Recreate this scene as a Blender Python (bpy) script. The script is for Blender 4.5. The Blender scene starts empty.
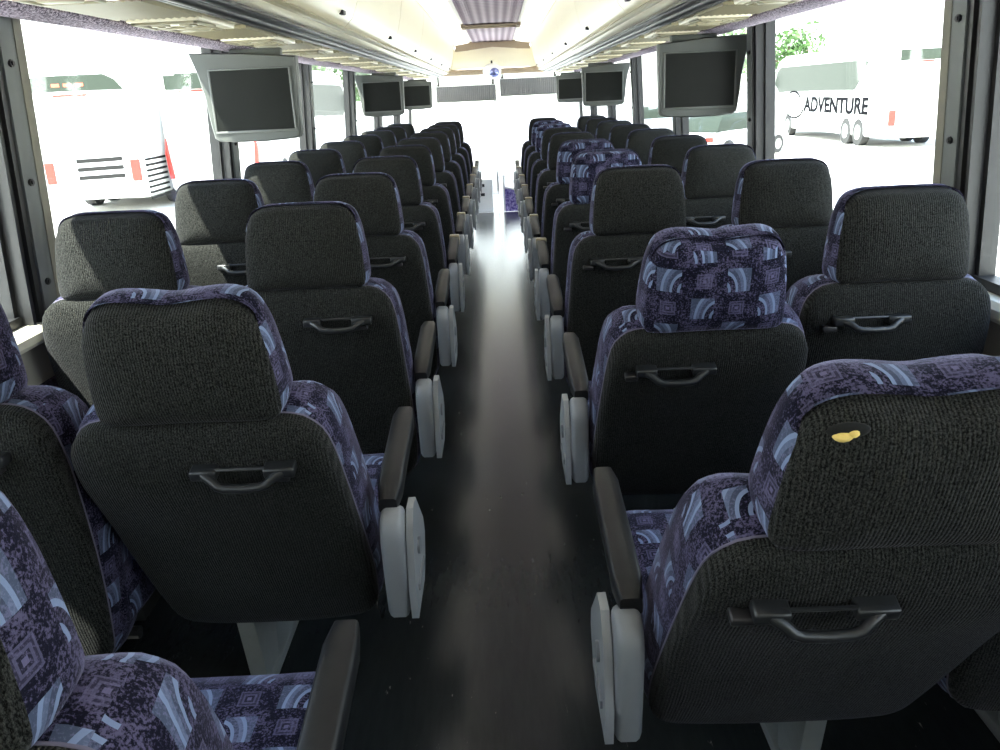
import bpy, math, random
from mathutils import Vector, Matrix, Euler
random.seed(7)
SC = bpy.context.scene
COL = SC.collection
R = math.radians

# ------------------------------------------------------------------ helpers
class MB:
    def __init__(s): s.v=[]; s.f=[]; s.m=[]
    def add(s, vs, fs, mi=0):
        b=len(s.v); s.v+= [tuple(v) for v in vs]; s.f+=[tuple(i+b for i in f) for f in fs]; s.m+=[mi]*len(fs)
        return s
    def box(s, x0,x1,y0,y1,z0,z1, mi=0, c=0.0):
        if c<=0:
            vs=[(x0,y0,z0),(x1,y0,z0),(x1,y1,z0),(x0,y1,z0),(x0,y0,z1),(x1,y0,z1),(x1,y1,z1),(x0,y1,z1)]
            return s.add(vs,[(0,3,2,1),(4,5,6,7),(0,1,5,4),(1,2,6,5),(2,3,7,6),(3,0,4,7)],mi)
        # chamfered: stack of rounded rectangles
        c=min(c,(x1-x0)/2.01,(y1-y0)/2.01,(z1-z0)/2.01)
        def ring(z,ins):
            k=c; a=[]
            X0,X1,Y0,Y1=x0+ins,x1-ins,y0+ins,y1-ins; q=max(k-ins,1e-5)
            for (cx,cy,a0) in ((X1-q,Y1-q,0),(X0+q,Y1-q,90),(X0+q,Y0+q,180),(X1-q,Y0+q,270)):
                for t in (0,45,90):
                    a.append((cx+q*math.cos(R(a0+t)),cy+q*math.sin(R(a0+t)),z))
            return a
        rings=[ring(z0,c),ring(z0+.3*c,.3*c),ring(z0+c,0),ring(z1-c,0),ring(z1-.3*c,.3*c),ring(z1,c)]
        return s.loft(rings,True,True,mi)
    def loft(s, rings, cap0=True, cap1=True, mi=0, closed=True):
        b=len(s.v); n=len(rings[0])
        for r in rings: s.v+=[tuple(p) for p in r]
        for k in range(len(rings)-1):
            for i in range(n if closed else n-1):
                j=(i+1)%n
                s.f.append((b+k*n+i,b+k*n+j,b+(k+1)*n+j,b+(k+1)*n+i)); s.m.append(mi)
        if cap0: s.f.append(tuple(b+i for i in reversed(range(n)))); s.m.append(mi)
        if cap1: s.f.append(tuple(b+(len(rings)-1)*n+i for i in range(n))); s.m.append(mi)
        return s
    def extrude(s, prof, axis, a, b, mi=0, cap=True):
        # prof: 2D points; axis 'y': (x,z) ; 'x': (y,z) ; 'z': (x,y)
        def P(p,t):
            return {'y':(p[0],t,p[1]),'x':(t,p[0],p[1]),'z':(p[0],p[1],t)}[axis]
        return s.loft([[P(p,a) for p in prof],[P(p,b) for p in prof]],cap,cap,mi)
    def tube(s, pts, r, n=8, mi=0, cap=True):
        pts=[Vector(p) for p in pts]; rings=[]
        rr = r if isinstance(r,(list,tuple)) else [r]*len(pts)
        up=Vector((0,0,1)); prev=None
        for i,p in enumerate(pts):
            t=(pts[min(i+1,len(pts)-1)]-pts[max(i-1,0)]).normalized()
            if prev is None:
                a=t.cross(up)
                if a.length<1e-3: a=t.cross(Vector((1,0,0)))
            else: a=prev-t*prev.dot(t)
            a.normalize(); prev=a; b=t.cross(a)
            rings.append([p+(a*math.cos(2*math.pi*k/n)+b*math.sin(2*math.pi*k/n))*rr[i] for k in range(n)])
        return s.loft(rings,cap,cap,mi)
    def cyl(s,c,ax,r,h,n=16,mi=0,r2=None):
        c=Vector(c); ax=Vector(ax).normalized()
        return s.tube([c,c+ax*h],[r,r if r2 is None else r2],n,mi)
    def sphere(s,c,r,nu=16,nv=8,mi=0):
        r=r if isinstance(r,(tuple,list)) else (r,r,r); rings=[]
        for k in range(nv+1):
            ph=-math.pi/2+math.pi*(k+.001)/(nv+.002)
            rings.append([(c[0]+r[0]*math.cos(ph)*math.cos(2*math.pi*i/nu),c[1]+r[1]*math.cos(ph)*math.sin(2*math.pi*i/nu),c[2]+r[2]*math.sin(ph)) for i in range(nu)])
        return s.loft(rings,True,True,mi)
    def mesh(s, name, mats, smooth=None):
        me=bpy.data.meshes.new(name); me.from_pydata(s.v,[],s.f)
        for m in (mats if isinstance(mats,(list,tuple)) else [mats]): me.materials.append(m)
        me.polygons.foreach_set('material_index',s.m)
        me.update()
        import bmesh
        bm=bmesh.new(); bm.from_mesh(me)
        bmesh.ops.remove_doubles(bm,verts=bm.verts,dist=1e-6)
        bmesh.ops.recalc_face_normals(bm,faces=bm.faces)
        bm.to_mesh(me); bm.free()
        uv=me.uv_layers.new(name='UVMap')
        for p in me.polygons:
            n=p.normal; ax=max(range(3),key=lambda i:abs(n[i])*(1.0,1.0,.8)[i])
            for li in p.loop_indices:
                c=me.vertices[me.loops[li].vertex_index].co
                uv.data[li].uv=((c.y,c.z),(c.x,c.z),(c.x,c.y))[ax]
        if smooth is not None:
            me.polygons.foreach_set('use_smooth',[True]*len(me.polygons))
            me.set_sharp_from_angle(angle=R(smooth))
        me.update()
        return me

def link(name, me, parent=None):
    o=bpy.data.objects.new(name,me); COL.objects.link(o)
    if parent: o.parent=parent
    return o
def build(mb,name,mats,parent=None,smooth=None):
    return link(name,mb.mesh(name,mats,smooth),parent)
def tag(o,label=None,cat=None,group=None,kind=None):
    if label: o['label']=label
    if cat: o['category']=cat
    if group: o['group']=group
    if kind: o['kind']=kind
    return o
def struct(mb,name,mats,label=None,cat=None,smooth=None,parent=None):
    o=build(mb,name,mats,parent,smooth)
    if parent is None: tag(o,label,cat,kind='structure')
    elif label: tag(o,label)
    return o
def empty(name,loc=(0,0,0),rz=0):
    o=bpy.data.objects.new(name,None); COL.objects.link(o); o.location=loc; o.rotation_euler=(0,0,rz); o.empty_display_size=.05
    return o

# ------------------------------------------------------------------ materials
class NT:
    def __init__(s,name):
        s.mat=bpy.data.materials.new(name); s.mat.use_nodes=True
        s.t=s.mat.node_tree; s.b=s.t.nodes['Principled BSDF']; s.out=s.t.nodes['Material Output']
    def n(s,typ,**k):
        x=s.t.nodes.new(typ)
        for a,b in k.items(): setattr(x,a,b)
        return x
    def l(s,a,b): s.t.links.new(a,b)
    def math(s,op,a,b=None,c=None):
        x=s.n('ShaderNodeMath',operation=op)
        for i,q in enumerate((a,b,c)):
            if q is None: continue
            if isinstance(q,(int,float)): x.inputs[i].default_value=q
            else: s.l(q,x.inputs[i])
        return x.outputs[0]
    def mix(s,f,a,b):
        x=s.n('ShaderNodeMix',data_type='RGBA')
        for i,q in ((0,f),(6,a),(7,b)):
            if isinstance(q,(int,float)): x.inputs[i].default_value=q
            elif isinstance(q,tuple): x.inputs[i].default_value=q if len(q)==4 else q+(1,)
            else: s.l(q,x.inputs[i])
        return x.outputs[2]
    def noise(s,vec,scale,detail=2,rough=.5):
        x=s.n('ShaderNodeTexNoise'); x.inputs['Scale'].default_value=scale; x.inputs['Detail'].default_value=detail; x.inputs['Roughness'].default_value=rough
        if vec is not None: s.l(vec,x.inputs['Vector'])
        return x.outputs['Fac']
    def ramp(s,f,stops,const=False):
        x=s.n('ShaderNodeValToRGB'); cr=x.color_ramp
        if const: cr.interpolation='CONSTANT'
        while len(cr.elements)<len(stops): cr.elements.new(.5)
        for e,(p,c) in zip(cr.elements,stops):
            e.position=p; e.color=(c,c,c,1) if isinstance(c,(int,float)) else c+(1,)
        s.l(f,x.inputs[0]); return x.outputs[0]
    def bump(s,h,strength=.3,dist=.002):
        x=s.n('ShaderNodeBump'); x.inputs['Strength'].default_value=strength; x.inputs['Distance'].default_value=dist
        s.l(h,x.inputs['Height']); s.l(x.outputs[0],s.b.inputs['Normal'])
    def scale(s,vec,v):
        x=s.n('ShaderNodeVectorMath',operation='MULTIPLY'); s.l(vec,x.inputs[0]); x.inputs[1].default_value=v; return x.outputs[0]

def simple(name,col,rough=.5,metal=0,spec=.5,noise=0,nscale=30,bump=0,coat=0):
    t=NT(name); b=t.b
    b.inputs['Base Color'].default_value=col+(1,); b.inputs['Roughness'].default_value=rough
    b.inputs['Metallic'].default_value=metal; b.inputs['Specular IOR Level'].default_value=spec
    b.inputs['Coat Weight'].default_value=coat
    co=t.n('ShaderNodeTexCoord').outputs['Object']
    if noise:
        f=t.noise(co,nscale,4,.6)
        d=tuple(max(0,c*(1-noise)) for c in col); e=tuple(min(1,c*(1+noise)) for c in col)
        t.l(t.mix(f,d,e),b.inputs['Base Color'])
    if bump:
        t.bump(t.noise(co,nscale*6,3),bump,.001)
    return t.mat

def fabric_pattern(name='patterned_fabric',bright=1.0):
    t=NT(name); b=t.b
    uv=t.n('ShaderNodeUVMap').outputs[0]
    sep=t.n('ShaderNodeSeparateXYZ'); t.l(uv,sep.inputs[0])
    U=t.math('DIVIDE',sep.outputs[0],.073); V=t.math('DIVIDE',sep.outputs[1],.064)
    V=t.math('ADD',V,.2)
    iu=t.math('FLOOR',U); iv=t.math('FLOOR',V)
    fx=t.math('SUBTRACT',t.math('SUBTRACT',U,iu),.5); fy=t.math('SUBTRACT',t.math('SUBTRACT',V,iv),.5)
    par=t.math('FLOORED_MODULO',t.math('ADD',iu,iv),2.0)
    # arches
    sgn=t.math('SUBTRACT',t.math('MULTIPLY',t.math('FLOORED_MODULO',t.math('FLOOR',t.math('MULTIPLY',t.math('ADD',iu,iv),.5)),2.0),2.0),1.0)
    px=t.math('MULTIPLY',t.math('DIVIDE',fx,.34),sgn); py=t.math('DIVIDE',fy,.40)
    m=t.math('MAXIMUM',t.math('ABSOLUTE',px),t.math('ABSOLUTE',py))
    inside=t.math('LESS_THAN',m,1.0)
    dx=t.math('SUBTRACT',px,1.25); dy=t.math('MULTIPLY',t.math('ADD',py,.85),.72)
    r=t.math('SQRT',t.math('ADD',t.math('MULTIPLY',dx,dx),t.math('MULTIPLY',dy,dy)))
    r=t.math('DIVIDE',r,2.6)
    ringm=t.ramp(r,[(0,0.0),(.13,.9),(.22,0.0),(.38,1.0),(.46,.25),(.56,.5),(.66,1.0),(.74,.3)],True)
    am=t.math('MULTIPLY',t.math('MULTIPLY',inside,ringm),t.math('SUBTRACT',1.0,par))
    # squares
    ms=t.math('MAXIMUM',t.math('ABSOLUTE',fx),t.math('ABSOLUTE',t.math('MULTIPLY',fy,.88)))
    sq=t.ramp(ms,[(0,.9),(.045,.1),(.095,.6),(.14,.2),(.185,.55),(.22,0.0)],True)
    sm=t.math('MULTIPLY',sq,par)
    co=t.n('ShaderNodeTexCoord').outputs['Object']
    sp=t.noise(co,260,3,.7); bl=t.noise(co,22,3,.6)
    spk=t.ramp(t.math('ADD',sp,t.math('MULTIPLY',t.math('SUBTRACT',bl,.5),.55)),[(.48,0.0),(.62,1.0)])
    base=t.mix(spk,(.005,.005,.013),(.078,.070,.128))
    c=t.mix(t.math('MULTIPLY',sm,.95),base,(.12,.112,.20))
    c=t.mix(am,c,(.17,.22,.35))
    t.l(c,b.inputs['Base Color']); b.inputs['Roughness'].default_value=.95; b.inputs['Specular IOR Level'].default_value=.1
    b.inputs['Sheen Weight'].default_value=.25; b.inputs['Sheen Roughness'].default_value=.3
    b.inputs['Sheen Tint'].default_value=(.65,.65,1,1)
    t.bump(sp,.4,.002)
    return t.mat

def fabric_dark(name='charcoal_fabric'):
    t=NT(name); b=t.b
    co=t.n('ShaderNodeTexCoord').outputs['Object']
    sp=t.noise(t.scale(co,(1,1,.6)),460,2,.8); big=t.noise(co,6,2)
    sep=t.n('ShaderNodeSeparateXYZ'); t.l(co,sep.inputs[0])
    rib=t.math('SINE',t.math('MULTIPLY',t.math('ADD',sep.outputs[0],t.math('MULTIPLY',big,.012)),2*math.pi/.0048))
    rib=t.math('ADD',t.math('MULTIPLY',rib,.5),.5)
    k=t.ramp(t.math('ADD',sp,t.math('MULTIPLY',rib,.10)),[(.44,0.0),(.74,1.0)])
    c=t.mix(k,(.004,.0042,.004),(.052,.053,.049))
    t.l(c,b.inputs['Base Color']); b.inputs['Roughness'].default_value=1; b.inputs['Specular IOR Level'].default_value=.05
    b.inputs['Sheen Weight'].default_value=.12; b.inputs['Sheen Roughness'].default_value=.3
    b.inputs['Sheen Tint'].default_value=(.8,.82,.95,1)
    t.bump(t.math('ADD',rib,sp),.55,.003)
    return t.mat

def floor_mat():
    t=NT('rubber_floor'); b=t.b
    co=t.n('ShaderNodeTexCoord').outputs['Object']
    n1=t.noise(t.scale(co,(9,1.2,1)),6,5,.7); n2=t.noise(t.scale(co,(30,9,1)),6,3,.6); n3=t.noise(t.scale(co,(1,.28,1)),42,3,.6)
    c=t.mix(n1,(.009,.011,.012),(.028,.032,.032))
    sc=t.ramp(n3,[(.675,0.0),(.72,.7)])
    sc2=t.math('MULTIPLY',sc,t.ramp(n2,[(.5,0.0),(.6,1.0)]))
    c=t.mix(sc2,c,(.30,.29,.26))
    t.l(c,b.inputs['Base Color'])
    b.inputs['Specular IOR Level'].default_value=.31
    t.l(t.ramp(n2,[(.2,.18),(.8,.25)]),b.inputs['Roughness'])
    t.bump(t.noise(t.scale(co,(1,5,1)),3,2),.05,.002)
    return t.mat

def glass_mat(name='window_glass',tint=(.93,.97,.95)):
    m=bpy.data.materials.new(name); m.use_nodes=True; t=m.node_tree
    for n in list(t.nodes): t.nodes.remove(n)
    out=t.nodes.new('ShaderNodeOutputMaterial'); mx=t.nodes.new('ShaderNodeMixShader'); tr=t.nodes.new('ShaderNodeBsdfTransparent'); gl=t.nodes.new('ShaderNodeBsdfGlossy'); fr=t.nodes.new('ShaderNodeLayerWeight'); pw=t.nodes.new('ShaderNodeMath'); pw.operation='POWER'; pw.inputs[1].default_value=4.0; ml=t.nodes.new('ShaderNodeMath'); ml.operation='MULTIPLY_ADD'; ml.inputs[1].default_value=.5; ml.inputs[2].default_value=.03
    fr.inputs[0].default_value=.5; t.links.new(fr.outputs['Facing'],pw.inputs[0]); t.links.new(pw.outputs[0],ml.inputs[0]); gl.inputs['Roughness'].default_value=.02
    tr.inputs[0].default_value=tint+(1,)
    t.links.new(ml.outputs[0],mx.inputs[0]); t.links.new(tr.outputs[0],mx.inputs[1]); t.links.new(gl.outputs[0],mx.inputs[2]); t.links.new(mx.outputs[0],out.inputs[0])
    return m

def ceiling_fabric():
    t=NT('ribbed_purple_ceiling_fabric'); b=t.b
    co=t.n('ShaderNodeTexCoord').outputs['Object']; sep=t.n('ShaderNodeSeparateXYZ'); t.l(co,sep.inputs[0])
    w=t.math('SINE',t.math('MULTIPLY',sep.outputs[0],2*math.pi/.075)); w=t.math('ADD',t.math('MULTIPLY',w,.5),.5)
    w2=t.math('SINE',t.math('MULTIPLY',sep.outputs[1],2*math.pi/.12)); w2=t.math('ADD',t.math('MULTIPLY',w2,.5),.5)
    k=t.math('ADD',t.math('MULTIPLY',w,.7),t.math('MULTIPLY',w2,.3))
    t.l(t.mix(k,(.26,.19,.26),(.72,.62,.70)),b.inputs['Base Color']); b.inputs['Roughness'].default_value=.9
    return t.mat
def carpet_purple(name='purple_speckled_carpet',a=(.05,.035,.12),c=(.42,.36,.60),s=90):
    t=NT(name); b=t.b
    co=t.n('ShaderNodeTexCoord').outputs['Object']
    k=t.ramp(t.noise(co,s,3,.7),[(.42,0.0),(.62,1.0)])
    t.l(t.mix(k,a,c),b.inputs['Base Color']); b.inputs['Roughness'].default_value=1
    return t.mat
def ground_mat():
    t=NT('pale_concrete_lot'); b=t.b
    co=t.n('ShaderNodeTexCoord').outputs['Object']
    k=t.noise(co,.6,5,.7)
    t.l(t.mix(k,(.46,.45,.42),(.62,.61,.58)),b.inputs['Base Color']); b.inputs['Roughness'].default_value=.9
    return t.mat
def leaf_mat(name,c1,c2):
    t=NT(name); b=t.b
    co=t.n('ShaderNodeTexCoord').outputs['Object']
    t.l(t.mix(t.noise(co,1.7,3),c1,c2),b.inputs['Base Color']); b.inputs['Roughness'].default_value=.6
    return t.mat

glowt=NT('ceiling_added_glow'); glowm=glowt.mat; glowt.b.inputs['Emission Color'].default_value=(1,.95,.86,1); glowt.b.inputs['Emission Strength'].default_value=.45; glowt.b.inputs['Base Color'].default_value=(.8,.8,.78,1)  # glow added to white ceiling panels to brighten the ceiling
M=dict(
 pattern=fabric_pattern(), dark=fabric_dark(), floor=floor_mat(), glass=glass_mat(),
 piping=simple('piping_braid',(.12,.11,.16),.9),
 blackplastic=simple('black_plastic',(.016,.017,.018),.33,noise=.3,nscale=60),
 worn=simple('worn_armrest_pad',(.010,.0105,.012),.42,spec=.3,noise=.5,nscale=25,bump=.15),
 greyplastic=simple('light_grey_plastic',(.21,.22,.235),.45,noise=.10,nscale=20),
 greyplastic2=simple('pale_grey_cover_plastic',(.27,.285,.30),.38,noise=.08,nscale=20),
 frame=simple('dark_steel',(.05,.05,.052),.45,metal=.6),
 leg=simple('grey_painted_steel',(.22,.23,.22),.5,noise=.15),
 pillar=simple('grey_pillar_trim',(.12,.13,.128),.5,noise=.06,nscale=8),
 pillar2=simple('beige_pillar_cloth',(.20,.19,.155),.8,noise=.12,nscale=30),
 gasket=simple('black_rubber_gasket',(.015,.015,.016),.45),
 sill=simple('cream_sill_plastic',(.62,.60,.50),.4,noise=.05),
 wallpanel=simple('grey_beige_wall_panel',(.33,.32,.28),.6,noise=.1,nscale=10),
 wallcarpet=carpet_purple('dark_purple_wall_carpet',(.018,.014,.035),(.07,.06,.12),120),
 trimcarpet=carpet_purple('rack_edge_fabric',(.05,.035,.06),(.52,.44,.54),150),
 stepcarpet=carpet_purple('purple_step_carpet',(.07,.04,.22),(.40,.34,.62),28),
 cream=simple('cream_rack_plastic',(.80,.74,.58),.32,noise=.03,nscale=3),
 cream2=simple('beige_service_panel',(.34,.30,.19),.38,noise=.08,nscale=12),
 creamd=simple('tan_vent_plastic',(.30,.27,.18),.45,noise=.1),
 rail=simple('dark_metal_rail',(.055,.053,.055),.38,metal=.6),
 seam=simple('dark_seam_rubber',(.12,.10,.07),.6),
 tan=simple('tan_tip_glint',(.26,.22,.14),.35), ceil=simple('white_ceiling_panel',(.86,.83,.76),.5,noise=.02,nscale=3),
 ceilfab=ceiling_fabric(),
 taupe=simple('taupe_arch_fabric',(.34,.27,.20),.9,noise=.1),
 bezel=simple('grey_monitor_housing',(.08,.086,.08),.5,noise=.04,nscale=10),
 bezelrim=simple('pale_bezel_rim',(.125,.132,.125),.4),
 screen=simple('black_screen_glass',(.008,.009,.008),.35,spec=.12),
 shade=simple('grey_sun_shade',(.12,.12,.13),.8,noise=.1),
 white=simple('white_coach_paint',(.85,.85,.84),.22,coat=.5),
 white2=simple('white_laminate',(.80,.80,.80),.3),
 cglass=simple('tinted_coach_glass',(.035,.045,.035),.35,spec=.15),
 tyre=simple('tyre_rubber',(.03,.03,.03),.7), hub=simple('polished_hub',(.6,.6,.6),.25,metal=.9),
 red=simple('red_lamp_lens',(.55,.03,.02),.25), orange=simple('orange_red_marks',(.60,.12,.06),.4),
 black=simple('matte_black_paint',(.02,.02,.022),.6),
 grillm=simple('grey_louvre',(.025,.025,.025),.9,spec=.05),
 letter=simple('dark_lettering',(.008,.008,.01),.9,spec=.05),
 ground=ground_mat(),
 foam=simple('yellow_seat_foam',(.75,.55,.16),.9,noise=.25,nscale=90,bump=.5),
 hole=simple('torn_dark_hole',(.004,.004,.004),1),
 leaf=leaf_mat('green_leaves',(.05,.14,.03),(.16,.30,.07)), leaf2=leaf_mat('dark_green_leaves',(.03,.08,.02),(.10,.20,.05)),
 bark=simple('tree_bark',(.12,.09,.06),.9,noise=.3),
 silver=simple('silver_car_paint',(.45,.46,.47),.25,metal=.6),
 mirror=simple('blue_mirror_face',(.25,.28,.55),.12,metal=.7),
 lamp=glowm, yellow=simple('yellow_marking',(.75,.60,.06),.6),  # the first entry is the added ceiling glow
)

# ------------------------------------------------------------------ camera
CAMP=(0.0325,0.0,1.37)
f_,pitch,roll,yaw=830.0,0.32637,-0.04681,-0.01146
cy_,sy_=math.cos(yaw),math.sin(yaw); cp,sp=math.cos(pitch),math.sin(pitch)
Fv=Vector((sy_*cp,cy_*cp,-sp)); Rv=Vector((cy_,-sy_,0)); Uv=Rv.cross(Fv)
R2=Rv*math.cos(roll)+Uv*math.sin(roll); U2=-Rv*math.sin(roll)+Uv*math.cos(roll)
cd=bpy.data.cameras.new('camera'); cam=bpy.data.objects.new('camera',cd); COL.objects.link(cam)
cam.matrix_world=Matrix(((R2.x,U2.x,-Fv.x,CAMP[0]),(R2.y,U2.y,-Fv.y,CAMP[1]),(R2.z,U2.z,-Fv.z,CAMP[2]),(0,0,0,1)))
cd.sensor_width=36; cd.lens=36*f_/1000; cd.clip_start=.02; cd.clip_end=600
SC.camera=cam

# ------------------------------------------------------------------ seat
def smooth_outline(pts, n=3):
    # Chaikin corner cutting on a closed outline
    for _ in range(n):
        q=[]
        for i in range(len(pts)):
            a,b=pts[i],pts[(i+1)%len(pts)]
            q.append((a[0]*.78+b[0]*.22,a[1]*.78+b[1]*.22)); q.append((a[0]*.22+b[0]*.78,a[1]*.22+b[1]*.78))
        pts=q
    return pts
def resample(pts,n):
    L=[0]; m=len(pts)
    for i in range(m):
        a,b=pts[i],pts[(i+1)%m]; L.append(L[-1]+math.hypot(b[0]-a[0],b[1]-a[1]))
    out=[];k=0
    for j in range(n):
        t=L[-1]*j/n
        while L[k+1]<t: k+=1
        u=(t-L[k])/max(1e-9,L[k+1]-L[k]); a,b=pts[k],pts[(k+1)%m]
        out.append((a[0]+(b[0]-a[0])*u,a[1]+(b[1]-a[1])*u))
    return out
def pillow(outline, rings, center, fy):
    """rings: (inset scale toward centre as metres, y). returns list of rings of 3D points"""
    out=[]
    n=len(outline)
    nor=[]
    for i in range(n):
        a,b=outline[i-1],outline[(i+1)%n]; tx,tz=b[0]-a[0],b[1]-a[1]; l=math.hypot(tx,tz) or 1
        nor.append((tz/l,-tx/l))
    # ensure outward
    area=sum(outline[i][0]*outline[(i+1)%n][1]-outline[(i+1)%n][0]*outline[i][1] for i in range(n))
    sg=1 if area>0 else -1
    for kind,ins,y in rings:
        ring=[]
        for (x,z),(nx,nz) in zip(outline,nor):
            if kind=='n': X,Z=x-sg*nx*ins,z-sg*nz*ins
            else: X,Z=x+(center[0]-x)*ins,z+(center[1]-z)*ins
            ring.append((X,y+fy(X,Z,y),Z))
        out.append(ring)
    return out

def lean(z): return (.909-z)*.15 if z<.909 else -(z-.909)*.02
def torso_outline(s, window):
    # s=+1: aisle is on the +x side (left bank) ; s=-1 right bank
    a=[(.02,.905),(.150,.905),(.190,.898),(.221,.862),(.231,.80),(.240,.68),(.248,.55),(.252,.44),(.242,.315),(.12,.294),
       (0,.292),(-.12,.294),(-.200,.315),(-.218,.44),(-.229,.55),(-.234,.66),(-.236,.78),(-.227,.862),(-.195,.897),(-.150,.905)]
    if window:
        a=[(-x*(.985 if x>0 else 1),z) for x,z in a]   # tapers on the side towards its neighbour
    a=[(x*s*.985,z) for x,z in a]
    return resample(smooth_outline(a,2),96)
def head_outline(dip=.0):
    a=[(.0,.902),(.10,.900),(.143,.900),(.156,.914),(.157,.94),(.153,1.00),(.146,1.06),(.130,1.104),(.095,1.118),(.045,1.119-dip*.4),(0,1.119-dip),
       (-.045,1.119-dip*.4),(-.095,1.118),(-.130,1.104),(-.146,1.06),(-.153,1.00),(-.157,.94),(-.156,.914),(-.143,.900),(-.10,.900)]
    return resample(smooth_outline(a,2),80)

def split(rings, k):  # rear shell and front shell share ring k
    return rings[:k+1], rings[k:]
SEATM={}
def torso_meshes(s,window):
    o=torso_outline(s,window); c=(0,.62)
    fy=lambda X,Z,y: lean(Z) + (.018*math.exp(-((Z-.80)/.12)**2)*-1 if y<.02 else 0)
    rear=pillow(o,[('c',.999,-.020),('c',.85,-.020),('c',.6,-.018),('c',.35,-.013),('c',.2,-.008),('c',.1,-.003),('n',.010,0.002),('n',.002,.010),('n',0,.020),('n',0,.028)],c,fy)
    def bol(X,Z,y):  # bolsters protrude at front sides
        return lean(Z)+ (.045*min(1,(abs(X)/.24)**4) if y>.10 else 0)
    front=pillow(o,[('n',0,.028),('n',-.006,.05),('n',-.008,.08),('n',-.003,.11),('n',.012,.135),('c',.18,.140),('c',.35,.128),('c',.6,.118),('c',.85,.115),('c',.999,.115)],c,bol)
    pip=[p for p in rear[-1]]
    a=MB().loft(rear,True,False).mesh('back_shell',M['dark'],180)
    b=MB().loft(front,False,True).mesh('backrest_cushion',M['pattern'],180)
    pm=MB(); n=len(pip); P=[Vector(p) for p in pip]
    rr=[]
    for i in range(n):
        t=(P[(i+1)%n]-P[i-1]).normalized(); yv=Vector((0,1,0)); u=t.cross(yv).normalized()
        rr.append([P[i]+(u*math.cos(q)+yv*math.sin(q))*.0022 for q in (0,math.pi/2,math.pi,1.5*math.pi)])
    rr.append(rr[0]); pm.loft(rr,False,False)
    return a,b,pm.mesh('piping',M['piping'],180)
def head_meshes(patterned,dip=0.0):
    o=head_outline(dip); c=(0,1.0)
    def fy(X,Z,y):
        k=min(1,max(0,(Z-1.06)/.05)); e=min(1,max(0,(abs(X)-.10)/.05))*(1-k)
        return lean(Z)+(Z-.909)*.10*(1 if y<.04 else -.2)+((.022*k-.008*e)*max(0,y)/.026 if y<.04 else 0)
    rear=pillow(o,[('c',.999,-.026),('c',.8,-.0255),('c',.5,-.021),('c',.30,-.015),('c',.17,-.008),('c',.09,-.001),('n',.007,.005),('n',.002,.014),('n',0,.026)],c,fy)
    front=pillow(o,[('n',0,.026),('n',-.004,.05),('n',-.005,.08),('n',-.002,.105),('n',.009,.118),('c',.12,.130),('c',.25,.135),('c',.5,.138),('c',.8,.140),('c',.999,.140)],c,fy)
    a=MB().loft(rear,True,False).mesh('headrest_back',M['pattern'] if patterned else M['dark'],180)
    b=MB().loft(front,False,True).mesh('headrest',M['pattern'],180)
    return a,b
def cushion_mesh():
    mb=MB(); rings=[]
    # (y, z top, thickness)
    prof=[(.135,.435,.05),(.15,.465,.10),(.18,.475,.12),(.30,.475,.125),(.45,.487,.13),(.56,.490,.13),(.61,.472,.11),(.63,.44,.05)]
    for y,zt,th in prof:
        r=[]
        zb=zt-th
        for i in range(48):
            a=2*math.pi*i/48; ca,sa=math.cos(a),math.sin(a)
            x=.226*math.copysign(abs(ca)**.22,ca); z=(zt+zb)/2+th/2*math.copysign(abs(sa)**.35,sa)
            if sa>0: z+=.012*(abs(x)/.23)**4
            r.append((x,y,z))
        rings.append(r)
    mb.loft(rings); return mb.mesh('seat_cushion',M['pattern'],50)
def handle_mesh(s):
    mb=MB(); x0,x1=-.078+.08*s,.078+.08*s; z=.818
    def Y(d): return lean(z)-.030-d
    for x,w in ((x0,.030),(x1,.030)):
        xa,xb=sorted((x,x+(w if x==x0 else -w)))
        mb.box(xa-.012,xb+.004 if x==x0 else xb+.012,Y(.022),Y(-.02),z-.006,z+.014,0,.004)
    pts=[(x0+.010,Y(.016),z+.004),(x0+.026,Y(.026),z-.002),(x0+.036,Y(.032),z-.010),(x0+.048,Y(.034),z-.013),((x0+x1)/2,Y(.035),z-.014),(x1-.048,Y(.034),z-.013),(x1-.036,Y(.032),z-.010),(x1-.026,Y(.026),z-.002),(x1-.010,Y(.016),z+.004)]
    mb.tube(pts,.0085,8)
    mb.tube([(x0-.004,Y(.012),z+.011),(x1+.004,Y(.012),z+.011)],.0035,6)
    return mb.mesh('grab_handle',M['blackplastic'],50)
def handle_mount(s):
    mb=MB(); x0,x1=-.078+.08*s,.078+.08*s; z=.818; y=lean(z)-.028
    sx=x1 if s>0 else x0
    mb.box(sx-.036,sx-.002,y-.014,y+.012,z-.022,z-.008,0,.003)
    return mb.mesh('latch_plate',M['rail'],50)
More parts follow.
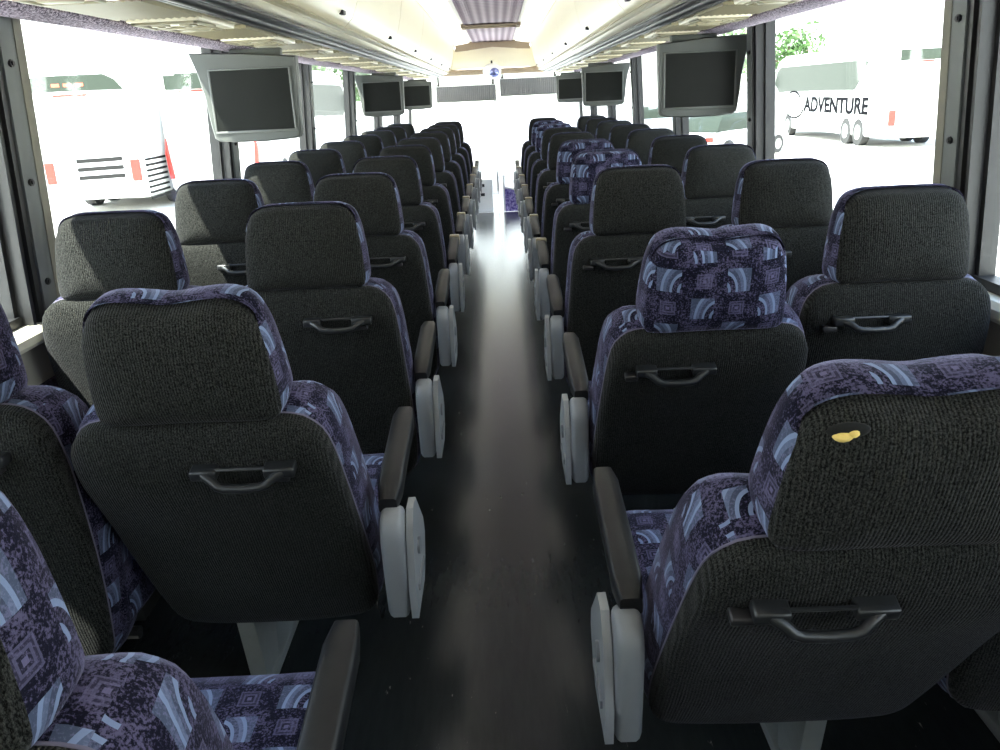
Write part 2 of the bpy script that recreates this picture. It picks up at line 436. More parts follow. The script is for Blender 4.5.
def arm_meshes(s):
    X=.281*s
    # housing: side profile (y,z), rounded top
    w=.022
    prof=[(.058,.385),(.045,.46),(.035,.56),(.040,.59),(.055,.608),(.085,.616),(.115,.606),(.130,.585),(.130,.50),(.120,.42),(.112,.385)]
    mb=MB(); rings=[]
    for ins,xx in ((.012,-w),(.004,-w+.004),(0,-w+.010),(0,w-.010),(.004,w-.004),(.012,w)):
        cx=sum(p[0] for p in prof)/len(prof); cz=sum(p[1] for p in prof)/len(prof)
        rings.append([(X+xx, cx+(p[0]-cx)*(1-ins/.05), cz+(p[1]-cz)*(1-ins/.13)) for p in prof])
    mb.loft(rings); hous=mb.mesh('armrest_housing',M['greyplastic'],40)
    mb=MB(); Xo=X+s*.031
    prof=[(.06,.38),(.05,.45),(.075,.56),(.11,.600),(.16,.600),(.20,.56),(.26,.50),(.27,.46),(.24,.41),(.20,.38)]
    mb.extrude(prof,'x',Xo-.007,Xo+.007); plate=mb.mesh('side_cover',M['greyplastic2'],40)
    mb=MB(); mb.cyl((Xo+s*.006,.14,.50),(s,0,0),.018,.006,16); mb.box(Xo+min(0,s*.011),Xo+max(0,s*.011),.09,.20,.425,.440); cap=mb.mesh('recline_button',M['greyplastic'],40)
    # arm bar
    mb=MB(); rings=[]
    for t in range(9):
        u=t/8; y=.09+.37*u; z=.618+.052*u**.8; hw=.0245 if 0<t<8 else .018; th=.021 if 0<t<8 else .015
        r=[]
        for i in range(16):
            a=2*math.pi*i/16; ca,sa=math.cos(a),math.sin(a)
            r.append((X-.008*s+hw*math.copysign(abs(ca)**.35,ca),y,z+th*math.copysign(abs(sa)**.45,sa)))
        rings.append(r)
    mb.loft(rings); bar=mb.mesh('armrest',M['worn'],45)
    mb=MB(); mb.box(X-.008*s-.0255,X-.008*s+.0255,.425,.466,.640,.6935,0,.006); tip=mb.mesh('armrest_tip_glint',M['tan'],45)  # tan block stands in for windscreen light reflected off the far tips
    return hous,plate,cap,bar,tip
def frame_mesh():
    mb=MB()
    mb.box(-.205,.205,.24,.56,.315,.350); 
    mb.tube([(-.20,.22,.30),(.20,.22,.30)],.014,8); mb.tube([(-.23,.48,.30),(.23,.48,.30)],.016,8)
    return mb.mesh('seat_frame',M['frame'],40)
def leg_mesh(s):
    mb=MB(); x=-.10*s
    mb.extrude([(.22,.30),(.42,.30),(.37,.03),(.27,.03)],'x',x-.02,x+.02)
    mb.box(x-.03,x+.03,.10,.56,0,.032,0,.008)
    return mb.mesh('leg',M['leg'],40)
for s in (1,-1):
    for w in (0,1): SEATM[('torso',s,w)]=torso_meshes(s,w)
    SEATM[('handle',s)]=handle_mesh(s); SEATM[('mount',s)]=handle_mount(s); SEATM[('arm',s)]=arm_meshes(s); SEATM[('leg',s)]=leg_mesh(s)
for pt in (0,1): SEATM[('head',pt)]=head_meshes(pt)
SEATM[('head',2)]=head_meshes(0,.012); SEATM[('head',3)]=head_meshes(1,.012)
SEATM['cushion']=cushion_mesh(); SEATM['frame']=frame_mesh()

PIV=Vector((0,.10,.40))
def coach_seat(x,y,s,window,recline,patterned,label,group,tilt=0,arm=(0,0,0)):
    t=empty('coach_seat',(x,y,0)); tag(t,label,'seat',group)
    Rm=Matrix.Rotation(R(recline),4,'X')
    T=Matrix.Translation(PIV)@Rm@Matrix.Translation(-PIV)
    sh,cu,pi=SEATM[('torso',s,window)]
    back=link('backrest',cu,t); back.matrix_local=T
    so=link('back_shell',sh,back); so['label']='dark ribbed charcoal back cover'
    link('piping',pi,back)
    hb,hf=SEATM[('head',patterned)]
    head=link('headrest',hf,t); head.matrix_local=T@Matrix.Translation((0,0,.909))@Matrix.Rotation(R(tilt),4,'Y')@Matrix.Translation((0,0,-.909))
    hbk=link('headrest_back',hb,head)
    hbk['label']='patterned purple rear of headrest' if patterned%2 else 'dark ribbed rear of headrest'
    h=link('grab_handle',SEATM[('handle',s)],t); h.matrix_local=T
    h['label']='black plastic grab handle'
    link('latch_plate',SEATM[('mount',s)],h)
    ax,ay,az=arm
    link('seat_cushion',SEATM['cushion'],t)
    link('seat_frame',SEATM['frame'],t)
    if not window:
        ho,pl,cap,bar,tip=SEATM[('arm',s)]
        a=link('armrest_housing',ho,t); a.location=(ax,ay,az); a['label']='light grey plastic armrest housing'
        p=link('side_cover',pl,a)
        link('recline_button',cap,a)
        b=link('armrest',bar,t); b.location=(ax,ay,az); b['label']='worn black armrest pad'
        x_=link('armrest_tip_glint',tip,b) if y>3.0 else None
        link('leg',SEATM[('leg',s)],t)
    else:
        l=link('leg',SEATM[('leg',s)],t); 
    return t,head
ORD=['nearest','second','third','fourth','fifth','sixth','seventh','eighth','ninth','tenth','eleventh']
SEATS={}
for n in range(0,11):
    yl=.439+.85*n
    rec={0:4,1:14.5}.get(n,0); yl+={0:.10,1:.135}.get(n,0)
    a={0:'purple patterned bolster on the left of the aisle, nearest the camera, cut by the lower left corner',
       1:'big charcoal aisle seat with wavy headrest top on the left, behind only the cut-off seat'}
    lab=('Aisle seat with patterned side bolster, cut off by the lower left corner' if n==0 else
         'Large charcoal aisle seat left of the aisle with wavy headrest, full back in view' if n==1 else
         f'Charcoal aisle seat left of the aisle, {ORD[n]} from the camera in its row')
    SEATS[('La',n)]=coach_seat({0:-.505,1:-.510}.get(n,-.491),yl,1,0,rec,2 if n<2 else 0,lab,'aisle seats along the left of the aisle',0,{0:(.022,-.01,0),1:(.022,-.06,0)}.get(n,(0,0,0)))
    if n>=1:
        lab=('Dark window seat at far left edge, beside the large wavy-topped aisle seat' if n==1 else
         'Sunlit window seat on the left with rounded shoulder against the first window pillar' if n==2 else
         f'Charcoal window seat on the left side, {ORD[n-1]} from the camera along the windows')
        SEATS[('Lw',n)]=coach_seat(-.99,(yl if n!=1 else .439+.85+.02),1,1,0,0,lab,'window seats along the left side')
PAT={1,3,4,7,8}
for n in range(0,10):
    yr=1.091+.843*n
    rec={0:21.5,1:18.5}.get(n,0); yr+={0:-.04}.get(n,0)
    lab=('Large torn charcoal seat right of the aisle with yellow foam showing at its headrest' if n==0 else
         'Reclined seat right of the aisle with fully purple patterned headrest, nearest of those' if n==1 else
         f'Aisle seat right of the aisle, {ORD[n]} from the camera, '+('headrest wrapped in purple pattern' if n in PAT else 'charcoal headrest'))
    SEATS[('Ra',n)]=coach_seat(.491,yr,-1,0,rec,{0:2,1:3}.get(n,1 if n in PAT else 0),lab,'aisle seats along the right of the aisle',0,{0:(-.010,-.03,-.015)}.get(n,(0,0,0)))
    lab=('Dark window seat in the lower right corner beside the torn seat' if n==0 else
         'Charcoal window seat at right edge with patterned side, in front of thick pillar' if n==1 else
         f'Charcoal window seat on the right side, {ORD[n]} from the camera along the windows')
    SEATS[('Rw',n)]=coach_seat(.980,1.091+.843*n,-1,1,2 if n==0 else 0,0,lab,'window seats along the right side')
# torn patch with yellow foam in the nearest right headrest
hd=SEATS[('Ra',0)][1]
def yb(z,x): return lean(z)+(z-.909)*.10-.022
mb=MB(); mb.sphere((-.104,yb(1.10,0)+.014,1.101),(.024,.006,.011),14,8); ho=build(mb,'torn_hole',M['hole'],hd,60); ho['label']='dark torn hole in the cover'
mb=MB(); mb.sphere((-.110,yb(1.097,0)+.011,1.097),(.0115,.008,.0065),12,8); mb.sphere((-.100,yb(1.097,0)+.011,1.101),(.007,.007,.005),10,6)
fo=build(mb,'foam_padding',M['foam'],hd,60); fo['label']='exposed yellow foam'

# ------------------------------------------------------------------ bus shell
Y0,Y1=-1.5,13.2
mb=MB(); mb.box(-1.30,1.30,Y0,10.25,-.08,0); struct(mb,'floor',M['floor'],'dark scuffed rubber aisle floor with glossy light streak','floor')
mb=MB(); mb.box(-1.30,-.0,10.25,Y1,-.08,-.02); mb.box(0,1.30,10.25,Y1,-.75,-.70); mb.box(-.02,0,10.25,Y1,-.70,-.08)
for k in range(3): mb.box(.0,1.3,10.25+.28*k,10.53+.28*k,-.70,-.08-.2*k)
struct(mb,'floor_front',M['white2'],'pale floor and entrance steps at the front of the coach','floor')
def wx(z): return 1.285-.055*max(0,z-.85)   # inner face of the side wall
PY=[-1.39,.44,2.27,4.12,5.95,7.75,9.55,11.35]
wn=0;tn=0
for sd,side in ((-1,'left'),(1,'right')):
    mb=MB(); a,b=sd*1.275,sd*1.34
    mb.extrude([(a,-.0),(b,-.0),(b,.80),(a,.80)],'y',Y0,Y1,0)
    mb.extrude([(sd*1.20,1.66),(sd*1.30,1.66),(sd*1.20,2.15),(sd*1.10,2.15)],'y',Y0,Y1,0)
    wl=struct(mb,'wall_'+side,M['wallpanel'],f'lower {side} side wall of the coach below the windows','wall')
    mb=MB(); mb.extrude([(sd*1.262,.02),(sd*1.275,.02),(sd*1.275,.66),(sd*1.262,.66)],'y',Y0,10.2)
    struct(mb,'wall_carpet',M['wallcarpet'],parent=wl)
    tn+=1
    mb=MB(); mb.extrude([(sd*1.225,.795),(sd*1.235,.782),(sd*1.32,.78),(sd*1.32,.83),(sd*1.24,.83),(sd*1.225,.815)],'y',Y0,Y1)
    struct(mb,f'trim_{tn}',M['sill'],f'cream plastic window sill running along the {side} wall','window sill')
    for i,y in enumerate(PY):
        tn+=1
        big = (i==2)
        w=.13
        gw=.05
        mb=MB()
        def sec(z): # cross-section (x,y) of trim at height z
            x=wx(z)
            yN=y-.005; 
            return [(sd*(x-.028),yN),(sd*(x-.033),yN+.02),(sd*(x-.030),yN+w*.45),(sd*(x-.020),yN+w*.55),(sd*(x-.016),yN+w),(sd*(x+.055),yN+w),(sd*(x+.055),yN)]
        zs=[.80,1.0,1.2,1.4,1.6,1.70]
        mb.loft([[(p[0],p[1],z) for p in sec(z)] for z in zs])
        p=struct(mb,f'trim_{tn}',M['pillar'],f'grey window pillar on the {side} side, number {i} from the rear' ,'pillar',smooth=30)
        mb=MB(); mb.loft([[(sd*(wx(z)-.022),y-.085,z),(sd*(wx(z)-.022),y-.006,z),(sd*(wx(z)+.05),y-.006,z),(sd*(wx(z)+.05),y-.085,z)] for z in zs])
        for dy in (-.088,-.050):
            mb.loft([[(sd*(wx(z)-.034),y+dy,z),(sd*(wx(z)-.034),y+dy+.012,z),(sd*(wx(z)-.02),y+dy+.012,z),(sd*(wx(z)-.02),y+dy,z)] for z in zs])
        struct(mb,'rubber_gasket',M['gasket'],'black rubber gasket strip',parent=p)
        if i==2:
            mb=MB(); mb.loft([[(sd*(wx(z)-.0215),y+w*.62,z),(sd*(wx(z)-.019),y+w-.004,z),(sd*(wx(z)-.015),y+w+.002,z),(sd*(wx(z)+.02),y+w+.002,z),(sd*(wx(z)+.02),y+w*.62,z)] for z in (.84,1.2,1.65)])
            struct(mb,'cloth_strip',M['pillar2'],'beige cloth strip on pillar edge',parent=p)
        for z in (.93,1.20,1.50):
            mb=MB(); mb.cyl((sd*(wx(z)-.030),y+.018,z),(-sd,0,0),.010,.008,10); mb.cyl((sd*(wx(z)-.036),y+.018,z),(-sd,0,0),.006,.006,10)
            struct(mb,'screw_cap',M['gasket'],parent=p)
    ys=[Y0]+PY+[Y1]
    for i in range(len(ys)-1):
        a=ys[i]+(.13 if i else 0); b=ys[i+1]-.09 if i<len(ys)-2 else ys[i+1]
        wn+=1
        mb=MB(); mb.loft([[(sd*(wx(z)+.030),a-.02,z),(sd*(wx(z)+.036),a-.02,z),(sd*(wx(z)+.036),b+.02,z),(sd*(wx(z)+.030),b+.02,z)] for z in (.82,1.72)])
        wo=struct(mb,f'window_{wn}',M['glass'],f'clear side window pane on the {side}, number {i+1} from the rear','window')
        mb=MB()
        for z0,z1 in ((.828,.856),):
            mb.loft([[(sd*(wx(z)-.004),a-.01,z),(sd*(wx(z)+.05),a-.01,z),(sd*(wx(z)+.05),b+.01,z),(sd*(wx(z)-.004),b+.01,z)] for z in (z0,z1)])
        for ya,yb_ in ((a-.012,a+.012),(b-.012,b+.012)):
            mb.loft([[(sd*(wx(z)+.006),ya,z),(sd*(wx(z)+.05),ya,z),(sd*(wx(z)+.05),yb_,z),(sd*(wx(z)+.006),yb_,z)] for z in (.84,1.68)])
        struct(mb,'window_frame',M['gasket'],parent=wo)
# ceiling
mb=MB(); n=20
prof=[]
def cz(x): return 2.055-.10*(x/.5)**2*.45
xs=[-.60+1.2*i/n for i in range(n+1)]
prof=[(x,cz(x)) for x in xs]+[(1.15,2.10),(1.15,2.16),(-1.15,2.16),(-1.15,2.10)]
mb.extrude(prof,'y',Y0,12.3)
ce=struct(mb,'ceiling',M['ceil'],'white arched ceiling between the luggage racks','ceiling',smooth=30)
for ya,yb_ in ((Y0,8.95),(9.35,11.9)):
    mb=MB(); q=[]
    N=56
    for i in range(N+1):
        x=-.27+.54*i/N; q.append((x,cz(x)-.006-.005*(i%2)))
    q+=[(.27,cz(.27)),(-.27,cz(.27))]
    mb.extrude(q,'y',ya,yb_)
    o=struct(mb,'ceiling_fabric',M['ceilfab'],'ribbed purple fabric strip',parent=ce)
for sd in (-1,1):
    mb=MB()
    for k in range(9):
        a=Y0+.1+1.5*k; b=min(a+1.46,11.85)
        mb.loft([[(sd*.305,y,cz(.305)-.004),(sd*.485,y,cz(.485)-.004),(sd*.485,y,cz(.485)-.012),(sd*.395,y,cz(.395)-.016),(sd*.305,y,cz(.305)-.012)] for y in (a,b)])
    o=build(mb,'ceiling_glow_strip',M['lamp'],None,30); tag(o,('Left' if sd<0 else 'Right')+' white ceiling strip with added glow between purple fabric and luggage rack','ceiling panel','ceiling strips with added glow')
mb=MB()
for y,x,zz in ((8.98,.30,.02),(9.30,.30,.02)):
    mb.box(-x,x,y-.03,y+.03,cz(0)-.035,cz(.25)+.02,0,.008)
mb.box(-.30,-.26,8.98,9.3,cz(.27)-.03,cz(.27)+.02); mb.box(.26,.30,8.98,9.3,cz(.27)-.03,cz(.27)+.02)
h=build(mb,'roof_hatch',M['taupe'],None,30); tag(h,'Framed roof hatch bar across the purple ceiling strip','roof hatch')
# rear wall (behind the camera)
mb=MB(); mb.box(-1.34,1.34,Y0-.06,Y0,-.08,2.16); struct(mb,'wall_rear',M['wallpanel'],'rear wall of the coach behind the camera','wall')
# front wall with windscreen
mb=MB(); mb.box(-1.30,1.30,Y1,Y1+.06,-.75,.22); mb.box(-1.30,-1.22,Y1,Y1+.06,.22,2.15); mb.box(1.22,1.30,Y1,Y1+.06,.22,2.15); mb.box(-1.22,1.22,Y1,Y1+.06,1.66,2.15); mb.box(-.025,.025,Y1,Y1+.06,.22,1.66)
struct(mb,'wall_front',M['white2'],'front end of the coach framing the windscreen','wall')
for sd in (-1,1):
    wn+=1; a,b=sorted((sd*.025,sd*1.22))
    mb=MB(); mb.box(a,b,Y1+.02,Y1+.03,.22,1.66); struct(mb,f'window_{wn}',M['glass'],'left half of the front windscreen' if sd<0 else 'right half of the front windscreen','windscreen')
# bulkhead above the driver
mb=MB(); N=20; T=[(-.50+i/N,cz(-.50+i/N)) for i in range(N+1)]
arc=[(x,z-.085-.03*(1-(x/.5)**2)) for x,z in reversed(T)]
mb.extrude(T+arc,'y',11.90,11.95); o1=mb.mesh('bulkhead_arch',M['taupe'],30)
bk=empty('front_bulkhead',(0,11.9,1.6)); tag(bk,'Cream curved bulkhead with taupe arch closing the ceiling at the front','bulkhead')
a=link('arch_strip',o1,bk); a.matrix_local=Matrix.Translation((0,-11.9,-1.6)); 
mb=MB(); rings=[]
for (y,z) in ((11.93,1.955),(11.90,1.88),(11.91,1.78),(11.98,1.70)):
    rings.append([(-.58,y,z),(-.3,y-.02,z+.01),(0,y-.03,z+.012),(.3,y-.02,z+.01),(.58,y,z)])
back=[[(p[0],p[1]+.05,p[2]) for p in r] for r in rings]
mb.loft(rings,False,False,closed=False); mb.loft(back,False,False,closed=False)
a=link('cream_panel',mb.mesh('cream_panel',M['cream'],60),bk); a.matrix_local=Matrix.Translation((0,-11.9,-1.6))
mb=MB(); mb.box(-.95,.95,11.95,12.10,1.625,1.70,0,.02); a=link('lower_ledge',mb.mesh('lower_ledge',M['taupe'],40),bk); a.matrix_local=Matrix.Translation((0,-11.9,-1.6))
mb=MB(); mb.box(-1.15,1.15,12.1,13.18,1.64,1.70); a=link('front_soffit',mb.mesh('front_soffit',M['cream'],40),bk); a.matrix_local=Matrix.Translation((0,-11.9,-1.6))
# interior mirror
mi=empty('interior_mirror',(-.02,11.80,1.66)); tag(mi,'Small oval interior mirror with white rim and blue face under the front bulkhead','mirror')
mb=MB(); mb.sphere((0,0,0),(.125,.05,.10),20,10); build(mb,'mirror_housing',M['white2'],mi,60)
mb=MB(); mb.sphere((.02,-.012,-.01),(.085,.045,.072),20,10); build(mb,'mirror_face',M['mirror'],mi,60)
mb=MB(); mb.tube([(0,.02,.05),(0,.07,.13)],.012,8); build(mb,'bracket',M['gasket'],mi,60)
# sun shades at the windscreen
for x0,x1,z0,z1,lab in ((-.86,.02,1.30,1.53,'Grey pleated sun shade across the left half of the windscreen'),(.08,.93,1.35,1.60,'Grey pleated sun shade across the right half of the windscreen')):
    s=empty('sun_shade',((x0+x1)/2,12.9,z1)); tag(s,lab,'sun shade','windscreen sun shades')
    w=(x1-x0)/2; mb=MB(); N=60
    q=[(-w+2*w*i/N,.006*(i%2)) for i in range(N+1)]+[(w,.016),(-w,.016)]
    mb.extrude(q,'z',z0-z1,-.02); build(mb,'shade_cloth',M['shade'],s)
    mb=MB(); mb.tube([(-w-.02,.008,-.012),(w+.02,.008,-.012)],.018,10); build(mb,'roller',M['white2'],s,60)
    mb=MB(); mb.box(-w,w,-.004,.02,z0-z1-.02,z0-z1,0,.004); build(mb,'bottom_bar',M['bezelrim'],s,60)
    mb=MB()
    for xx in (-w+.04,w-.04): mb.box(xx-.015,xx+.015,-.02,.02,-.022,1.638-z1)
    build(mb,'bracket',M['frame'],s)

# ------------------------------------------------------------------ luggage racks
LK=R(0)
def rack(sd,side):
    r=empty('luggage_rack',(sd*.85,5.3,1.62)); tag(r,f'Cream overhead luggage rack with lidded bins above the {side} windows','luggage rack','overhead luggage racks')
    I=Matrix.Translation((-sd*.85,-5.3,-1.62))
    def put(mb,name,m,sm=35,par=r,label=None):
        o=link(name,mb.mesh(name,m,sm),par)
        if par is r: o.matrix_local=I
        if label: o['label']=label
        return o
    YE=11.75; YA=Y0+.01
    # body: closed profile
    P=[(.615,1.652),(.60,1.665),(.66,1.665),(.66,1.70),(.62,1.98),(.62,2.04),(1.13,2.08),(1.17,1.66),(1.12,1.625),(1.05,1.622),(.82,1.622),(.80,1.632),(.70,1.636),(.64,1.640)]
    mb=MB(); mb.extrude([(sd*x,z) for x,z in P],'y',YA,YE); put(mb,'rack_body',M['cream'])
    # rounded front end cap
    # bin lids
    def lidx(t): # t 0 bottom ..1 top
        a=[(.600,1.668),(.566,1.70),(.540,1.76),(.520,1.84),(.508,1.92),(.503,1.985),(.503,2.015)]
        u=t*(len(a)-1); k=min(int(u),len(a)-2); v=u-k
        return (a[k][0]*(1-v)+a[k+1][0]*v,a[k][1]*(1-v)+a[k+1][1]*v)
    ys=[YA]+[.72+1.55*i for i in range(0,8)]+[YE]
    ys=[y for y in ys if y<=YE]
    for i in range(len(ys)-1):
        a,b=ys[i]+.004,ys[i+1]-.004
        if b-a<.2: continue
        mb=MB(); o_=[lidx(k/12) for k in range(13)]; inn=[(x+.018,z) for x,z in reversed(o_)]
        mb.extrude([(sd*x,z) for x,z in o_+inn],'y',a,b)
        lid=put(mb,'bin_lid',M['cream'],50)
        mb=MB(); ym=b-.25 if True else 0; x,z=lidx(.17); mb.box(min(sd*(x-.012),sd*(x+.01)),max(sd*(x-.012),sd*(x+.01)),ym-.03,ym+.03,z-.008,z+.008,0,.003)
        put(mb,'latch',M['gasket'],40,lid)
    # dark seam at top of lids
    mb=MB(); mb.extrude([(sd*.497,2.012),(sd*.510,2.012),(sd*.510,2.030),(sd*.497,2.030)],'y',YA,YE); put(mb,'top_seam',M['seam'])
    # end cap
    mb=MB(); E=[lidx(k/12) for k in range(13)]+[(.62,2.04),(1.13,2.08),(1.17,1.66),(1.12,1.625),(.82,1.622),(.64,1.640),(.605,1.652)]
    cx,cz_=.86,1.84
    rings=[]
    for ins,y in ((0,YE),(.04,YE+.03),(.14,YE+.07),(.35,YE+.10),(.7,YE+.11)):
        rings.append([(sd*(x+(cx-x)*ins),y,z+(cz_-z)*ins) for x,z in E])
    mb.loft(rings); put(mb,'end_cap',M['cream'],50)
    # lip mouldings below lids
    mb=MB(); mb.extrude([(sd*.600,1.650),(sd*.590,1.658),(sd*.600,1.666),(sd*.640,1.664),(sd*.640,1.650)],'y',YA,YE); put(mb,'lip_moulding',M['cream2'])
    # dark rails
    mb=MB()
    for x,z,rr in ((.690,1.634,.017),(.735,1.628,.020)):
        q=[(sd*(x+rr*math.cos(a)),z+rr*.8*math.sin(a)) for a in [2*math.pi*k/14 for k in range(14)]]
        mb.extrude(q,'y',YA,YE-.05)
    mb.extrude([(sd*.66,1.636),(sd*.775,1.632),(sd*.775,1.618),(sd*.765,1.618),(sd*.757,1.628),(sd*.66,1.628)],'y',YA,YE-.05)
    put(mb,'handrail',M['rail'],40,label='dark metal rail under the rack lip')
    # fabric edge
    mb=MB(); mb.extrude([(sd*1.055,1.625),(sd*1.05,1.613),(sd*1.065,1.602),(sd*1.12,1.596),(sd*1.185,1.606),(sd*1.19,1.66),(sd*1.10,1.66)],'y',YA,11.7); put(mb,'edge_trim',M['trimcarpet'],label='speckled purple fabric edge')
    # service panels
    k=0; y=YA+.2
    while y<11.0:
        a,b=y,y+.80
        mb=MB(); N=22
        q=[]
        for i in range(N+1):
            x=.785+(1.02-.785)*i/N; q.append((sd*x,1.610+(.004 if i%2 else 0)))
        q+=[(sd*1.02,1.624),(sd*.785,1.624)]
        mb.extrude(q,'y',a,a+.42)
        sp_=put(mb,'service_panel',M['cream2'],20)
        # ventilation and lamp cluster
        mb=MB()
        mb.box(min(sd*.80,sd*1.01),max(sd*.80,sd*1.01),a+.44,a+.78,1.606,1.622,0,.005)
        c=put(mb,'lamp_cluster',M['cream'],30,sp_)
        mb=MB()
        def ringbar(xa,xb,ya,yb_,z0,z1,t_):
            for q in ((xa,xb,ya,ya+t_),(xa,xb,yb_-t_,yb_),(xa,xa+t_,ya,yb_),(xb-t_,xb,ya,yb_)):
                mb.box(min(sd*q[0],sd*q[1]),max(sd*q[0],sd*q[1]),q[2],q[3],z0,z1,0,.003)
        ringbar(.81,1.00,a+.45,a+.62,1.598,1.608,.014); ringbar(.83,.98,a+.65,a+.77,1.600,1.608,.010)
        for xx in (.865,.945):
            mb.cyl((sd*xx,a+.535,1.599),(0,0,1),.026,.010,18); mb.cyl((sd*xx,a+.535,1.596),(0,0,1),.012,.006,12)
        mb.box(min(sd*.86,sd*.95),max(sd*.86,sd*.95),a+.69,a+.73,1.599,1.608,0,.004)
        put(mb,'air_nozzle',M['creamd'],40,sp_)
        y+=.85
    return r
rack(-1,'left'); rack(1,'right')

# ------------------------------------------------------------------ monitors
def monitor(sd,y,label):
    # local x measured outward from the bus centre
    r=empty('monitor',(sd*1.0,y,1.4)); tag(r,label,'monitor','video monitors hanging under the racks')
    xi=.815
    O=[(xi,1.562),(1.02,1.580),(1.035,1.582),(xi+.003,1.45),(xi+.012,1.25),(xi+.022,1.232),(xi+.04,1.226),(.98,1.219),(1.10,1.219),(1.185,1.226),(1.205,1.24),(1.214,1.30),(1.222,1.40),(1.240,1.50),(1.268,1.59)]
    O=[O[0]]+O[3:]+O[2:0:-1]; O=[(sd*(x-1.0),z-1.4) for x,z in O]
    mb=MB(); cx=sum(p[0] for p in O)/len(O); cz_=-.0
    def sc(k): return [(cx+(x-cx)*k,cz_+(z-cz_)*k) for x,z in O]
    rings=[]
    for k,yy in ((.97,-.035),(1.0,-.028),(1.0,.02),(.9,.05),(.75,.07)):
        rings.append([(x,yy,min(z,.222)) for x,z in sc(k)])
    mb.loft(rings); h=build(mb,'monitor_housing',M['bezel'],r,40)
    mb=MB(); mb.box(min(sd*.10,sd*-.12),max(sd*.10,sd*-.12),-.01,.03,.165,.199,0,.006); build(mb,'mounting_bracket',M['bezel'],r,40)
    x0,x1=.850,1.185; z0,z1=1.268,1.515
    mb=MB()
    def pane(a,b,c,d,ya,yb_): mb.box(min(sd*(a-1),sd*(b-1)),max(sd*(a-1),sd*(b-1)),ya,yb_,c-1.4,d-1.4,0,.003)
    fr=.010
    pane(x0-fr,x1+fr,z0-fr,z0,-.043,-.030); pane(x0-fr,x1+fr,z1,z1+fr*.6,-.043,-.030); pane(x0-fr,x0,z0,z1,-.043,-.030); pane(x1,x1+fr,z0,z1,-.043,-.030)
    build(mb,'bezel',M['bezelrim'],h,30)
    mb=MB(); mb.box(min(sd*(x0-1),sd*(x1-1)),max(sd*(x0-1),sd*(x1-1)),-.040,-.034,z0-1.4,z1-1.4); build(mb,'screen',M['screen'],r)
    return r
monitor(-1,3.80,'Largest grey framed monitor on the left, hanging before the second window pillar')
monitor(-1,8.05,'Grey framed monitor on the left, middle one of the three under the rack')
monitor(-1,11.55,'Small far monitor on the left beside the windscreen shade')
monitor(1,4.30,'Largest grey framed monitor on the right, above the window seats')
monitor(1,8.10,'Grey framed monitor on the right, middle one of the three under the rack')
monitor(1,11.6,'Small far monitor on the right beside the windscreen shade')

# ------------------------------------------------------------------ front fittings
c=empty('equipment_cabinet',(-.17,10.45,-.02)); tag(c,'White cabinet with black slots at the left front end of the aisle','cabinet')
mb=MB(); mb.box(-.14,.10,0,.35,0,.40,0,.012); build(mb,'body',M['white2'],c,30)
mb=MB()
for z in (.20,.31): mb.box(-.09,.0,-.006,.002,z,z+.035)
build(mb,'slot',M['black'],c)
c=empty('entrance_panel',(.20,10.45,0)); tag(c,'Low purple carpeted panel by the entrance steps at the right front','panel')
mb=MB(); mb.extrude([(-.12,-.02),(.20,-.02),(.20,.14),(.05,.22),(-.12,.26)],'y',0,.04); build(mb,'carpet_face',M['stepcarpet'],c)
mb=MB(); mb.tube([(-.13,.02,-.02),(-.13,.02,.42)],.014,8); mb.tube([(-.12,.02,.27),(.05,.02,.235),(.20,.02,.155)],.012,8); build(mb,'edge_rail',M['white2'],c,40)
mb=MB()
mb.extrude([(12.35,-.02),(12.30,.20),(12.42,.30),(12.95,.34),(13.18,.30),(13.18,-.02)],'x',-1.25,-.02)
mb.extrude([(12.75,-.70),(12.70,.20),(12.8,.28),(13.0,.30),(13.18,.28),(13.18,-.70)],'x',.0,1.2)
d=build(mb,'dashboard',M['white2'],None,30); tag(d,'Pale dashboard below the windscreen at the front of the coach','dashboard')

# ------------------------------------------------------------------ outside
GZ=-1.15
mb=MB(); mb.add([(-140,-60,GZ),(140,-60,GZ),(140,220,GZ),(-140,220,GZ)],[(0,1,2,3)]); struct(mb,'ground_outside',M['ground'],'pale sunlit concrete parking lot outside','ground')

